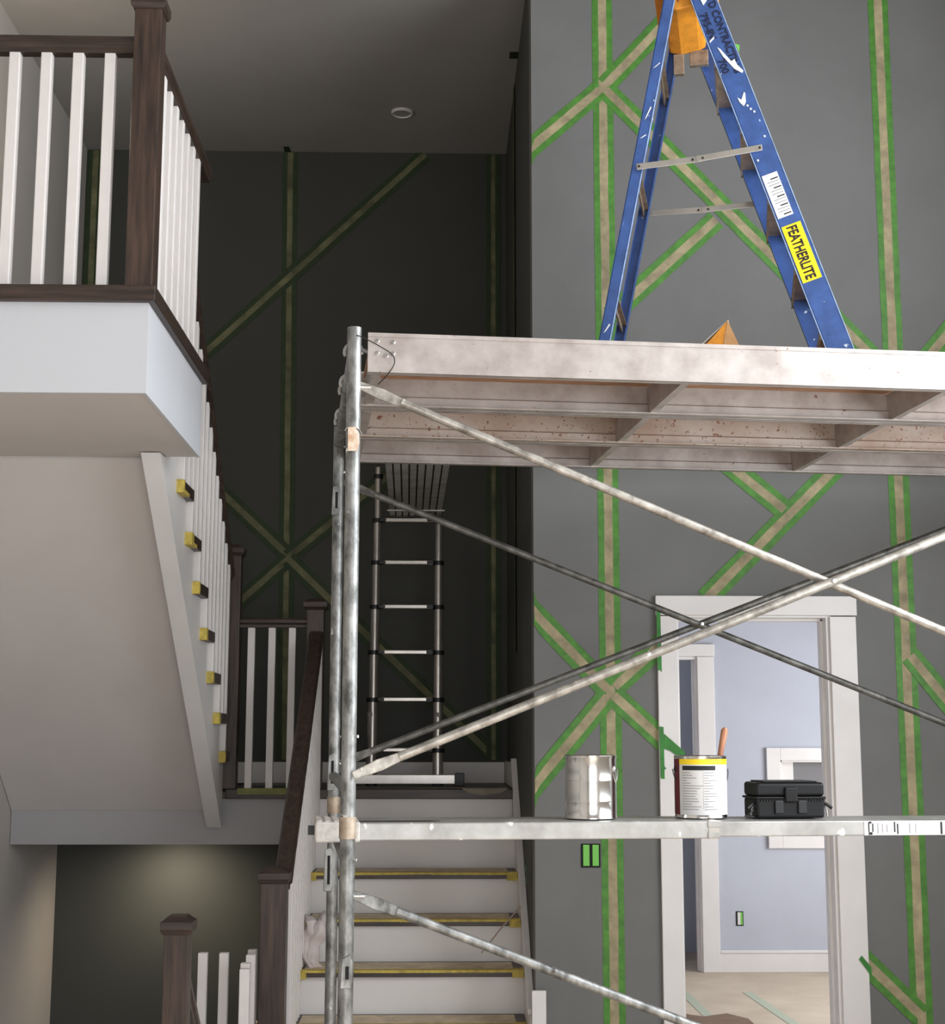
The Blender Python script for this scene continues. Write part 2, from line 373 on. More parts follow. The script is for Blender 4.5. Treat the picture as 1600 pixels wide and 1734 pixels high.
scrap('dark tape end on the ceiling by the front wall corner', [(.37, 7.235, ZC-.001), (.415, 7.235, ZC-.001), (.415, 7.31, ZC-.001), (.37, 7.31, ZC-.001)], mat('shadow_green_tape', (30, 44, 26)), (0, 0, -.002))
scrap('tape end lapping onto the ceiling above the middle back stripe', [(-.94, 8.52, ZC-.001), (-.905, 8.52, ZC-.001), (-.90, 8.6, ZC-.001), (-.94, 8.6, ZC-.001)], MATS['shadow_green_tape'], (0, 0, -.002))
scrap('small torn green tape on the stair skirt board', [(XJ-.0215, 6.47, .99), (XJ-.0215, 6.56, 1.0), (XJ-.0215, 6.55, 1.02), (XJ-.0215, 6.48, 1.025)], TDARK, (-.0015, 0, 0))
scrap('second torn green tape just under the first on the skirt', [(XJ-.0215, 6.47, .945), (XJ-.0215, 6.56, .95), (XJ-.0215, 6.54, .975), (XJ-.0215, 6.48, .97)], TDARK, (-.0015, 0, 0))
# electrical boxes
sw = thing('switch_box', 'open double switch box masked with green tape on grey wall', 'switch box', (.646, YW, 1.083))
MB().box(.606, .687, YW-.003, YW+.002, 1.035, 1.132).build('box_opening', DARKHOLE, sw)
MB().box(.614, .641, YW-.008, YW-.003, 1.042, 1.128).build('switch', LGREEN, sw, bevel=.002)
MB().box(.653, .680, YW-.008, YW-.003, 1.042, 1.128).build('switch', LGREEN, sw, bevel=.002)
ou = thing('outlet_box', 'small taped outlet on the pale blue wall above baseboard', 'outlet', (2.074, RY, .35))
MB().box(2.05, 2.1, RY-.004, RY+.001, .305, .40).build('box_opening', DARKHOLE, ou)
MB().box(2.06, 2.079, RY-.008, RY-.004, .312, .394).build('receptacle', LAB, ou)
MB().box(2.079, 2.094, RY-.008, RY-.004, .312, .394).build('tape_strip', LGREEN, ou)
# recessed lights
rl = thing('recessed_light', 'round recessed light in the ceiling over the stairs', 'ceiling light', (-.21, 8.0, ZC))
MB().lathe([(.062, ZC-.001), (.062, ZC-.012), (.054, ZC-.016), (.05, ZC-.008)], (-.21, 8.0, 0), 32).build('trim_ring', WHITE, rl)
MB().lathe([(.05, ZC-.009), (.05, ZC-.004)], (-.21, 8.0, 0), 32).build('lens', LENS, rl)
dl = thing('downlight', 'lit downlight under the landing shining on the dark wall', 'ceiling light', (-1.45, 8.25, 1.0))
MB().lathe([(.055, 1.028), (.055, 1.018), (.045, 1.014), (.042, 1.022)], (-1.45, 8.25, 0), 28).build('trim_ring', WHITE, dl)
MB().lathe([(.042, 1.024), (.042, 1.019)], (-1.45, 8.25, 0), 28).build('lens', LAMPM, dl)
sp = bpy.data.lights.new('downlight_beam', 'SPOT'); sp.energy = 24; sp.color = (1, .88, .68); sp.spot_size = math.radians(172); sp.spot_blend = 1; sp.shadow_soft_size = .035
so = bpy.data.objects.new('downlight_beam', sp); COL.objects.link(so); so.location = (-1.45, 8.25, 1.0); so.rotation_euler = (math.radians(14), 0, 0)
# warm lamp of the upper hall, on the left wall past the frame edge
pl = bpy.data.lights.new('hall_lamp', 'POINT'); pl.energy = 10; pl.color = (1, .86, .7); pl.shadow_soft_size = .06
po = bpy.data.objects.new('hall_lamp', pl); COL.objects.link(po); po.location = (-2.0, 6.35, 4.35)

# ------------------------------------------------------------------ stairs
R_, Q = .187, .2356
XA, XB = -.620, XJ-.022       # tread ends
lf = thing('staircase', 'lower stair flight with white risers and taped dark treads', 'stairs', (-.1, 6.8, 0))
for k in range(1, 7):
    y0 = 7.608-k*Q; z = ZL-k*R_
    t = MB().box(XA, XB, y0, y0+Q+.02, z-.028, z).build('tread', DWX, lf, bevel=.003)
    rnd = random.Random(k)
    MB().box(XA+.05, XB-.045, y0+.028, y0+Q, z, z+.0012).build('paper_cover', KRAFT, t)
    # edge tape along the nosing in slightly crooked lengths
    xs = [XA+.045, XA+.045+.38+rnd.random()*.2, XB-.03]
    for a, b in zip(xs[:-1], xs[1:]):
        j = rnd.random()*.004
        MB().prism([(a-.01, y0-.0015-j*.4, z-.008-j), (b+.005, y0-.0015-j*.4, z-.010+j), (b+.005, y0-.0015-j*.4, z+.0015+j*.2), (a-.01, y0-.0015-j*.4, z+.0015+j*.2)], (0, .045, 0)).build('edge_tape', YTAPE, t)
    MB().box(XA+.02, XA+.062, y0-.003, y0+.03, z-.034-rnd.random()*.006, z+.0025).build('edge_tape', YTAPE, t)
    MB().box(XB-.052, XB-.002, y0-.003, y0+.06, z-.030-rnd.random()*.006, z+.0025).build('edge_tape', YTAPE, t)
for k in range(0, 7):
    y0 = 7.608-k*Q+.026-(.004 if k == 0 else 0); z = ZL-k*R_
    MB().box(XA+.006, XB, y0, y0+(.003 if k == 0 else .018), z-R_, z-(.028 if k else .05)).build('riser', WHITE, lf)
pts = [(XA+.006, 7.634, ZL-.05)]
for k in range(0, 7):
    y0 = 7.608-k*Q+.026
    pts += [(XA+.006, y0, ZL-k*R_-(.05 if k == 0 else .028)), (XA+.006, y0, ZL-(k+1)*R_-.028 if k < 6 else 0)]
pts += [(XA+.006, 6.2, 0), (XA+.006, 7.628, ZL-.4)]
pts = [(a_, min(b_, 7.628), c_) for a_, b_, c_ in pts]
pts = pts[1:]
MB().prism(pts, (-.03, 0, 0)).build('stringer', WHITE, lf)
# skirt board up the side wall, with a cap strip
a0, a1 = Vector((0, 6.28, .40)), Vector((0, 7.62, ZL+.145))
XK = XJ-.0015
sk = [(XK, 6.255, 0.001), (XK, 6.255, .42), (XK, 6.30, .47), (XK, 7.585, ZL+.127), (XK, 7.597, ZL+.127), (XK, 7.597, ZL-.3), (XK, 6.6, 0.001)]
MB().prism(sk, (-.0205, 0, 0)).build('skirt_board', WHITE, lf, bevel=.002)
MB().prism([(XK, 6.27, .445), (XK, 7.597, ZL+.132), (XK, 7.597, ZL+.154), (XK, 6.27, .467)], (-.03, 0, 0)).build('skirt_cap', WHITE, lf, bevel=.003)
# landing
ld = thing('stair_landing', 'stair landing with dark nosing and grey white front edge', 'landing', (-.9, 8.1, ZL-.28))
MB().box(XL+.003, XJ-.003, 7.634, YF-.003, 1.032, ZL-.05).build('landing_body', mat('landing_edge_paint', (166, 164, 164), rough=.7), ld)
MB().box(-1.06, XJ-.016, 7.605, YF-.018, ZL-.05, ZL-.0004).build('dark_nosing', DWX, ld, bevel=.004)
MB().box(-1.0, -.69, 7.598, 7.66, ZL-.028, ZL+.003).build('edge_tape', mat('olive_tape', (120, 122, 62), rough=.6, var=.1, scale=30), ld)
MB().prism([(.0, 7.60, ZL+.002), (.36, 7.60, ZL+.004), (.37, 7.8, ZL+.002), (-.6, 7.8, ZL+.002), (-.58, 7.62, ZL+.002)], (0, 0, .001)).build('paper_cover', mat('landing_paper', (128, 122, 108), rough=.8, var=.1, scale=12), ld)
MB().prism([(.13, 7.597, ZL+.003), (.37, 7.597, ZL+.003), (.33, 7.597, ZL-.022), (.24, 7.596, ZL-.03), (.17, 7.597, ZL-.02)], (0, .002, 0)).build('paper_flap', MATS['landing_paper'], ld)
# upper flight, rising towards the viewer
uf = thing('staircase', 'upper stair flight seen from below with yellow taped tread ends', 'stairs', (-1.6, 6.7, ZL))
XO, XS = -1.043, -1.073
for j in range(1, 9):
    y0 = 7.67-j*Q; z = ZL+j*R_
    t = MB().box(XL+.01, XO, y0, min(y0+.268, 7.592), z-.05, z).build('tread', DWX, uf, bevel=.004)
    rnd = random.Random(j+50)
    MB().box(XS-.002, XO+.002, y0-.003, y0+.02+rnd.random()*.03, z-.053, z+.002).build('end_tape', YTAPE, t, bevel=.002)
    if j > 5: MB().box(XO-.03, XO+.003, y0+.02, y0+.13, z-.052, z-.034-rnd.random()*.008).build('end_tape', YTAPE, t)
    if j > 1: MB().box(XL+.01, XS-.01, y0+.236, y0+.25, z-R_+.001, z-.05).build('riser', WHITE, uf)
def zb(y): return 1.123+.794*(7.58-y)
pts = [(XS, 7.60, 1.118), (XS, 7.60, ZL)]
pts = [(XS, 7.585, 1.118)]
for j in range(1, 9):
    yr = 7.67-j*Q+.232
    if j == 1: pts.append((XS, 7.585, ZL+R_-.05)) if yr > 7.585 else pts.extend([(XS, 7.585, ZL), (XS, yr, ZL), (XS, yr, ZL+R_-.05)])
    else: pts += [(XS, yr, ZL+(j-1)*R_-.05), (XS, yr, ZL+j*R_-.05)]
pts += [(XS, 5.785, ZL+8*R_-.05), (XS, 5.785, 2.658), (XS, 5.643, 2.658)]
# lower edge cut level at the landing
MB().prism(pts, (-.075, 0, 0)).build('stringer', WHITE, uf)
XQ = XL+.003
sf = [(XQ, 7.631, 1.203), (XQ, 5.80, 1.203+.794*(7.634-5.80)), (XQ, 5.80, 1.203+.794*(7.634-5.80)+.06), (XQ, 7.631, 1.263)]
MB().prism(sf, (XS-.074-XQ, 0, 0)).build('soffit', SOFF, uf)
# balcony
bc = thing('balcony', 'upper floor balcony edge with white fascia and dark wood nosing', 'balcony', (-1.5, 5.2, 2.66))
BX, BY0, BY1 = -.938, 4.655, 5.76
MB().box(XL+.002, BX-.012, BY0+.012, BY1-.002, 2.664, 2.962).build('balcony_body', SOFF, bc)
MB().box(XL+.002, BX-.012, BY0, BY0+.012, 2.662, 2.962).build('front_fascia', FASC, bc)
MB().box(BX-.012, BX, BY0, BY1, 2.662, 2.962).build('side_fascia', FASC, bc)
MB().box(XL+.002, BX+.024, BY0-.024, BY1+.02, 2.962, 3.016).build('dark_nosing', DWX, bc, bevel=.004)

# ------------------------------------------------------------------ railings
def newel(root, x, y, z0, z1, w, cap=1.28):
    h = w/2; p = MB().box(x-h, x+h, y-h, y+h, z0, z1-.055).build('newel_post', DWZ, root, bevel=.003)
    c = h*cap
    MB().box(x-h*1.12, x+h*1.12, y-h*1.12, y+h*1.12, z1-.06, z1-.048).build('collar', DWX, p, bevel=.003)
    q = MB().box(x-c, x+c, y-c, y+c, z1-.045, z1-.018)
    t = c*.92; a = [(x-t, y-t, z1-.018), (x+t, y-t, z1-.018), (x+t, y+t, z1-.018), (x-t, y+t, z1-.018)]; s_ = h*.7
    b = [(x-s_, y-s_, z1), (x+s_, y-s_, z1), (x+s_, y+s_, z1), (x-s_, y+s_, z1)]
    q.add(a+b, [(0, 1, 5, 4), (1, 2, 6, 5), (2, 3, 7, 6), (3, 0, 4, 7), (4, 5, 6, 7)])
    c2 = h*1.15; cc = [(x-c2, y-c2, z1-.058), (x+c2, y-c2, z1-.058), (x+c2, y+c2, z1-.058), (x-c2, y+c2, z1-.058)]
    d = [(x-c, y-c, z1-.045), (x+c, y-c, z1-.045), (x+c, y+c, z1-.045), (x-c, y+c, z1-.045)]
    q.add(cc+d, [(0, 1, 5, 4), (1, 2, 6, 5), (2, 3, 7, 6), (3, 0, 4, 7), (3, 2, 1, 0)])
    q.build('cap', DWX, p, bevel=.002)
    return p
BALMESH = {}
def baluster(root, x, y, z0, z1, w=.036, slope=0):
    """square baluster; alike lengths share their mesh"""
    key = (round(z1-z0, 3), w, round(slope, 3))
    if key not in BALMESH:
        h = w/2; m = MB(); L = z1-z0; s = slope*h
        v = [(-h, -h, 0), (h, -h, 0), (h, h, 0), (-h, h, 0), (-h, -h, L-s), (h, -h, L-s), (h, h, L+s), (-h, h, L+s)]
        m.add(v, [(0, 3, 2, 1), (4, 5, 6, 7), (0, 1, 5, 4), (1, 2, 6, 5), (2, 3, 7, 6), (3, 0, 4, 7)])
        me = bpy.data.meshes.new('baluster'); me.from_pydata(m.v, [], m.f); me.materials.append(BALW); BALMESH[key] = me
    o = bpy.data.objects.new('baluster', BALMESH[key]); COL.objects.link(o); o.location = (x, y, z0+.0008); adopt(o, root)
    b = o.modifiers.new('bevel', 'BEVEL'); b.width = .003; b.segments = 2; b.limit_method = 'ANGLE'
    return o
def rail(root, p, q, w=.058, h=.06, m=None):
    p, q = Vector(p), Vector(q); d = (q-p); sd = d.cross(Vector((0, 0, 1))).normalized(); n = sd.cross(d).normalized()
    prof = [(-.5, .0), (-.5, .32), (-.36, .5), (.36, .5), (.5, .32), (.5, 0), (.34, -.16), (.34, -.5), (-.34, -.5), (-.34, -.16)]
    pts = [p+sd*(a*w)+n*(b*h) for a, b in prof]
    o = MB().prism(pts, d).build('handrail', m or DWY, root, bevel=.002); return o
# balcony railing
br = thing('balcony_railing', 'balcony railing with dark newel post and white balusters', 'railing', (-.976, 4.705, 3.016))
newel(br, -.976, 4.705, 3.016, 4.045, .090)
rail(br, (XL+.002, 4.705, 3.868), (-1.02, 4.705, 3.868), m=DWX)
rail(br, (-.966, 4.75, 3.868), (-.966, 5.86, 3.868), m=DWY)
for i in range(10): baluster(br, -1.104-.106*i, 4.705, 3.016, 3.84)
for i in range(7): baluster(br, -.966, 4.872+.1235*i, 3.016, 3.838)
# upper flight railing
ur = thing('stair_railing', 'upper flight railing of tightly spaced white balusters and dark rail', 'railing', (-1.07, 6.7, ZL))
XR = -1.066
def zrail(y): return 3.80-.794*(y-5.80)
rail(ur, (XR, 5.74, zrail(5.74)), (XR, 7.58, zrail(7.58)), m=DWY)
y = 5.84
while y < 7.50:
    j = math.ceil((7.67-y)/Q-1e-6); baluster(ur, XR, y, ZL+j*R_, zrail(y)-.035, slope=-.794); y += Q/2
# landing railing
lr = thing('landing_railing', 'short landing railing with three balusters between two newels', 'railing', (-.83, 7.63, ZL))
newel(lr, -1.052, 7.640, ZL, 2.555, .085, 1.35)
newel(lr, -.622, 7.640, ZL, 2.276, .088, 1.4)
rail(lr, (-1.01, 7.64, 2.150), (-.665, 7.64, 2.150), h=.05, m=DWX)
for x in (-.951, -.845, -.741): baluster(lr, x, 7.640, ZL, 2.13)
# lower flight railing
sr = thing('stair_railing', 'lower flight railing with long dark handrail and bottom newel', 'railing', (-.63, 6.4, 0))
newel(sr, -.643, 6.10, ZL-7*R_, 1.05, .103, 1.22)
XH = -.597
def zlow(y): return 2.085-.76*(7.60-y)
rail(sr, (-.612, 7.59, zlow(7.59)), (-.614, 6.15, zlow(6.15)), w=.074, h=.07, m=DWY)
for k in range(1, 7):
    for i in range(3):
        y = 7.608-k*Q+.03+i*Q/3
        if y < 6.17: continue
        baluster(sr, XH, y, ZL-k*R_, zlow(y)-.04, .034, slope=.76)
# basement stair railing
bs = thing('stair_railing', 'basement stair railing with short newel at lower left', 'railing', (-.838, 5.0, 0))
newel(bs, -.838, 5.0, 0, .992, .080, 1.3)
rail(bs, (-.832, 5.03, .80), (-.832, 5.9, .80-.87*.794), w=.05, m=DWY)
for i in range(6):
    y = 5.10+i*.13; baluster(bs, -.845, y, -.2-.16*i, .74-.794*(y-5.06), .03, slope=-.794)
gb = 'unrailed balusters at lower left'
for lbl, x, y, zt in (('leftmost of the white balusters without a handrail at lower left', -.922, 6.10, .718), ('second white baluster without a handrail, right of the leftmost', -.838, 6.10, .718),
                      ('farthest bare-topped baluster beside the dark stair newel', -.732, 6.16, .722), ('third bare-topped baluster in the row beside the stair newel', -.722, 6.02, .722),
                      ('second nearest bare-topped baluster beside the stair newel', -.715, 5.80, .722), ('nearest bare-topped white baluster beside the stair newel', -.700, 5.66, .722)):
    o = MB().box(x-.018, x+.018, y-.018, y+.018, 0, zt).build('loose_baluster', BALW, bevel=.003); tag(o, lbl, 'baluster', gb)
# basement steps
bt = thing('staircase', 'basement stairs going down under the landing', 'stairs', (-1.5, 6, -2.5))
for i in range(9):
    MB().box(XL+.003, -.87, 5.06+i*.26, 5.06+i*.26+.28, -.187*(i+1)-.04, -.187*(i+1)).build('tread', DWX, bt)

# small things on the stairs
ob = MB().box(.397, .455, 6.205, 6.226, 0.001, .55).build('white_board', WHITE, bevel=.002); tag(ob, 'white board offcut standing at the foot of the skirt board', 'board')
MB_ = MB().tube([(.388, 6.76, .826), (.30, 6.69, .745), (.205, 6.63, .640)], .0035, 8).build('thin_stick', mat('bare_stick_wood', (170, 150, 132), var=.1)); tag(MB_, 'thin wooden stick leaning across the stair treads', 'stick')
def rag():
    m = MB(); n = 26; c = Vector((-.545, 6.79, .752)); V = []
    for i in range(n):
        for j in range(n):
            u_, v_ = i/(n-1), j/(n-1)
            x = -.06+.125*u_+.02*math.sin(7*v_); t = v_*.30
            if t < .07: yy, zz = .075-t, .022+.012*math.sin(u_*9+v_*5)
            else: yy, zz = -.018-.012*math.sin(u_*11), .012-(t-.07)
            w = noise.noise(Vector((u_*4, v_*4, 3)))*.022
            x += noise.noise(Vector((u_*3, v_*5, 9)))*.025-(.02*v_ if u_ > .5 else -.035*v_)
            V.append(c+Vector((x, yy+w-abs(w)*.5, zz+noise.noise(Vector((u_*6, v_*3, 1)))*.012)))
    F = [(i*n+j, i*n+j+1, (i+1)*n+j+1, (i+1)*n+j) for i in range(n-1) for j in range(n-1)]
    m.add(V, F); o = m.build('rag', RAGM, smooth=True); s = o.modifiers.new('thickness', 'SOLIDIFY'); s.thickness = .003
    return tag(o, 'crumpled white paint rag hanging over a stair tread', 'rag')
rag()

# ------------------------------------------------------------------ scaffold
SA = math.radians(5.5); U = Vector((math.cos(SA), math.sin(SA), 0)); V_ = Vector((-math.sin(SA), math.cos(SA), 0)); P0 = Vector((-.247, 4.26, 0))
def sc(t, d, z): return P0+U*t+V_*d+Vector((0, 0, z))
SD = 1.43
TR = .0215
def frame(label, z0, z1, pins, bars, top=True):
    r = thing('scaffold_section', label, 'scaffold', sc(0, SD/2, z0), 'scaffold end frames')
    for d, nm in ((0, 'near'), (SD, 'far')):
        up = MB().tube([sc(0, d, z0), sc(0, d, z1)], TR, 24).build('upright', GALV, r)
        for zp in pins:
            MB().tube([sc(.018, d, zp), sc(.05, d, zp)], .007, 10).build('brace_stud', STEEL, up)
            MB().tube([sc(.0, d, zp+.10), sc(.026, d-.012, zp+.10)], .005, 8).build('lock_pin', STEEL, up)
    for zb_ in bars:
        MB().tube([sc(0, TR*.6, zb_), sc(0, SD-TR*.6, zb_)], .019, 18).build('cross_bar', GALV, r)
    return r
fu = frame('upper scaffold end frame carrying the aluminium deck', 1.30, 2.772, (2.593, 1.470), (2.705, 1.42))
flw = frame('lower scaffold end frame below the work plank', .0, 1.305, (1.127,), (1.225, .12))
for d in (0, SD):
    MB().tube([sc(0, d, 1.285), sc(0, d, 1.345)], .0245, 24).build('coupling_sleeve', mat('rusty_sleeve', (198, 184, 166), rough=.5, metal=.5, c2=(150, 128, 108), scale=20), fu)
# slotted latch plates on the far uprights
def latch(root, t, d, z, L):
    pts = [sc(t-.022, d-.026, z), sc(t+.008, d-.026, z), sc(t+.012, d-.026, z+.02), sc(t+.012, d-.026, z+L-.02), sc(t+.002, d-.026, z+L), sc(t-.018, d-.026, z+L-.01)]
    o = MB().prism(pts, V_*.006).build('latch_plate', GALV, root, bevel=.002)
    MB().prism([sc(t-.008, d-.0275, z+.025), sc(t+.002, d-.0275, z+.025), sc(t+.002, d-.0275, z+L-.03), sc(t-.008, d-.0275, z+L-.03)], V_*.003).build('slot', DARKHOLE, o)
latch(flw, -.012, SD, 1.00, .16); latch(fu, -.004, SD, 1.37, .14); latch(fu, -.004, SD, 2.42, .12); latch(flw, .006, 0, .88, .09)
ct = MB()
cp = [(-.016, -.0225, 2.395), (.012, -.0225, 2.395), (.018, -.0222, 2.42), (.016, -.0222, 2.445), (.006, -.0225, 2.465), (-.016, -.0225, 2.465)]
o = ct.prism([sc(a, b, c) for a, b, c in cp], V_*-.004).build('cardboard_tag', mat('torn_cardboard', (186, 142, 104), rough=.9, c2=(228, 214, 196), scale=40)); tag(o, 'torn cardboard scrap tied to the near scaffold upright', 'cardboard')
pthw = [sc(-.024, -.01, 2.458), sc(-.012, -.024, 2.468), sc(.012, -.026, 2.466), sc(.026, -.005, 2.45)]
o = MB().tube(soften(pthw), .0022, 8).build('wire_tie', STEEL); tag(o, 'thin wire around the upright above the cardboard scrap', 'wire')
# cross braces: two rods pinned in the middle, flattened ends
def rod(root, p, q, r, m, name='brace_rod'):
    p, q = Vector(p), Vector(q); d = (q-p).normalized(); nrm = V_
    o = MB().tube([p+d*.12, q-d*.12], r, 16).build(name, m, root)
    for s, e in ((p, d), (q, -d)):
        sd = e.cross(nrm).normalized()
        MB().prism([s-e*.02-sd*r*.8, s-e*.02+sd*r*.8, s+e*.06+sd*r*1.3, s+e*.13+sd*r*.9, s+e*.13-sd*r*.9, s+e*.06-sd*r*1.3], nrm*.006).build('flat_end', m, o, bevel=.002)
    return o
SL = 2.87
def xbrace(label, d, zt, zlw, off, m):
    r = thing('cross_brace', label, 'brace', sc(SL/2, d, (zt+zlw)/2), 'scaffold cross braces')
    rod(r, sc(.03, d+off, zt), sc(SL-.03, d+off, zlw), .0135, m)
    rod(r, sc(.03, d+off-.03 if off < 0 else d+off+.03, zlw), sc(SL-.03, d+off-.03 if off < 0 else d+off+.03, zt), .0135, m)
    MB().tube([sc(SL/2, d+off-.05, (zt+zlw)/2), sc(SL/2, d+off+.05, (zt+zlw)/2)], .006, 10).build('pivot_bolt', STEEL, r)
    return r
xbrace('near worn steel cross brace under the deck', 0, 2.593, 1.468, -.004, BRACE)
xbrace('far dull steel cross brace behind the near one', SD, 2.55, 1.472, .004, DBRACE)
r3 = thing('cross_brace', 'lowest brace rod with white paint spots running down right', 'brace', sc(.5, 0, .9), 'scaffold cross braces')
rod(r3, sc(.028, -.004, 1.127), sc(SL-.03, -.004, .045), .0135, GALV)
# deck planks
def deck_plank(label, d0, w, z0, z1, hooks, rustm=ALU):
    r = thing('scaffold_plank', label, 'plank', sc(1.5, d0+w/2, z0), 'aluminium deck planks')
    t0, t1 = .04, 2.84; fl = .032
    def c(*a): return [sc(*q) for q in a]
    def channel(d, s):        # s=+1: flanges point inward (+d)
        web = MB(); th = .004*s
        web.prism(c((t0, d, z0), (t0, d, z1), (t0, d+th, z1), (t0, d+th, z0)), U*(t1-t0))
        web.prism(c((t0, d, z0), (t0, d+fl*s, z0), (t0, d+fl*s, z0+.004), (t0, d, z0+.004)), U*(t1-t0))
        web.prism(c((t0, d-.003*s, z1-.012), (t0, d+.001*s, z1-.012), (t0, d+.001*s, z1), (t0, d-.003*s, z1)), U*(t1-t0))
        web.prism(c((t0, d-.0015*s, z0), (t0, d+.001*s, z0), (t0, d+.001*s, z0+.006), (t0, d-.0015*s, z0+.006)), U*(t1-t0))
        web.prism(c((t0, d+.003*s, z0+.004), (t0, d+.013*s, z0+.004), (t0, d+.013*s, z0+.034), (t0, d+.003*s, z0+.040)), U*(t1-t0))
        return web.build('side_rail', rustm if s < 0 else ALU, r)
    a = channel(d0, 1); b = channel(d0+w, -1)
    MB().prism(c((t0+.01, d0+.004, z1-.022), (t0+.01, d0+w-.004, z1-.022), (t0+.01, d0+w-.004, z1-.004), (t0+.01, d0+.004, z1-.004)), U*(t1-t0-.02)).build('deck_panel', PLY, r)
    for tt in (t0+.004, .99, 1.83, 2.67):
        MB().obox(sc(tt+.014, d0+w/2, (z0+z1)/2-.012), U*.003, V_*(w/2-.004), Vector((0, 0, (z1-z0)/2-.014))).build('cross_rib', ALU, r)
        MB().obox(sc(tt+.026, d0+w/2, z0+.006), U*.012, V_*(w/2-.004), Vector((0, 0, .002))).build('rib_flange', ALU, r)
    for dh in hooks:
        hk = [sc(.06, dh, z1-.055)]+[sc(.0+.027*math.cos(a_), dh, z1-.052+.027*math.sin(a_)) for a_ in [math.pi*(.1+i_/9*1.05) for i_ in range(10)]]
        MB().tube(hk, .0065, 10).build('hook', ALUB, r)
    for (tt, zz) in ((.028, .095), (.075, .093), (.028, .058), (.075, .058), (.055, .05)):
        bol = MB().lathe([(.0065, 0), (.0065, .003), (.004, .0055)], n=12)
        for vv in bol.v: x, y, z = vv; vv.xyz = sc(.04+tt, d0-z, z0+zz)+U*x+Vector((0, 0, y))
        bol.f = [tuple(reversed(f)) for f in bol.f]; bol.build('rivet', STEEL, a)
    return r
DW = .478
deck_plank('nearest aluminium deck plank with bright side rail', -.008, DW, 2.637, 2.757, (.03, .42))
deck_plank('middle aluminium deck plank with rust stained underside', .487, DW, 2.637, 2.757, (.53, .92), mat('rusty_rail_aluminium', (190, 178, 168), rough=.5, metal=.3, c2=(156, 130, 112), scale=3.2, bump=.1, spots=[(55, .64, (134, 92, 70)), (95, .66, (110, 72, 54))]))
deck_plank('farthest aluminium deck plank with dark splatters', .982, DW, 2.637, 2.757, (1.02,))
wr = [sc(.006, -.02, 2.745), sc(.03, -.026, 2.735), sc(.08, -.022, 2.71), sc(.115, -.018, 2.69), sc(.122, -.018, 2.665), sc(.10, -.012, 2.63), sc(.075, .05, 2.615)]
o = MB().tube(soften(wr), .0016, 8).build('wire_tie', mat('dark_wire', (60, 56, 52), rough=.5, metal=.6)); tag(o, 'bent wire looped over the left end of the deck', 'wire')
# work plank
wp = thing('work_plank', 'long aluminium work plank holding paint cans and toolbox', 'plank', sc(1, .45, 1.256))
d0, d1, zb0, zt0 = .30, .60, 1.258, 1.311
MB().obox(sc(.55, .45, (zb0+zt0)/2), U*.60, V_*.15, Vector((0, 0, (zt0-zb0)/2))).build('plank_section', ALUB, wp, bevel=.004)
MB().obox(sc(2.05, .45, (zb0+zt0)/2+.0015), U*.90, V_*.142, Vector((0, 0, (zt0-zb0)/2-.003))).build('plank_section', ALUB, wp, bevel=.004)
MB().obox(sc(-.018, .45, (zb0+zt0)/2-.0005), U*.068, V_*.153, Vector((0, 0, (zt0-zb0)/2+.004))).build('end_cap', mat('worn_white_cap', (206, 200, 192), rough=.55, var=.1, scale=30, bump=.3), wp, bevel=.006)
for i in range(5):
    MB().obox(sc(-.075+i*.026, .45, zt0+.0045), U*.007, V_*.14, Vector((0, 0, .0025))).build('grip_ridge', MATS['worn_white_cap'], wp, bevel=.001)
MB().obox(sc(-.096, .45, (zb0+zt0)/2-.003), U*.010, V_*.012, Vector((0, 0, .014))).build('end_stop', BLACK, wp)
for dz in (.014, -.014):
    MB().obox(sc(1.15, .2985, (zb0+zt0)/2+dz*1.15), U*.02, V_*.0025, Vector((0, 0, .009))).build('joint_clip', ALUB, wp, bevel=.002)
MB().obox(sc(1.15, .45, (zb0+zt0)/2), U*.018, V_*.1515, Vector((0, 0, (zt0-zb0)/2+.0012))).build('joint_band', ANOD, wp, bevel=.002)
MB().prism([sc(.01, .36, zt0+.0003), sc(.26, .36, zt0+.0003), sc(.30, .38, zt0+.0003), sc(.26, .40, zt0+.0003), sc(.01, .40, zt0+.0003)], (0, 0, .001)).build('hand_slot', DARKHOLE, wp)
st = MB().obox(sc(1.80, .3072, 1.2855), U*.16, V_*.001, Vector((0, 0, .0215))).build('sticker', LAB, wp)
st['label'] = 'white warning sticker'
for (tt, w, z, h, m) in ((1.66, .004, .018, .003, INK), (1.655, .0018, .004, .015, INK), (1.668, .0018, .002, .013, INK), (1.66, .006, -.016, .004, INK), (1.685, .0012, 0, .016, GINK), (1.70, .0008, 0, .014, GINK), (1.74, .002, .004, .016, INK), (1.75, .002, -.002, .016, INK), (1.715, .001, 0, .012, GINK), (1.79, .0012, 0, .015, GINK), (1.81, .0008, 0, .015, GINK), (1.895, .003, 0, .019, INK), (1.91, .002, 0, .019, INK)):
    MB().obox(sc(tt, .3058, 1.2855+z), U*w, V_*.0006, Vector((0, 0, h))).build('print_mark', m, st)
yd = [sc(1.913, .3058, 1.2855+.019*math.sin(a)) + U*(.016*math.cos(a)) for a in [math.pi*(-.5+i/10) for i in range(11)]]
MB().prism(yd, V_*-.0008).build('print_mark', YELLOW, st)

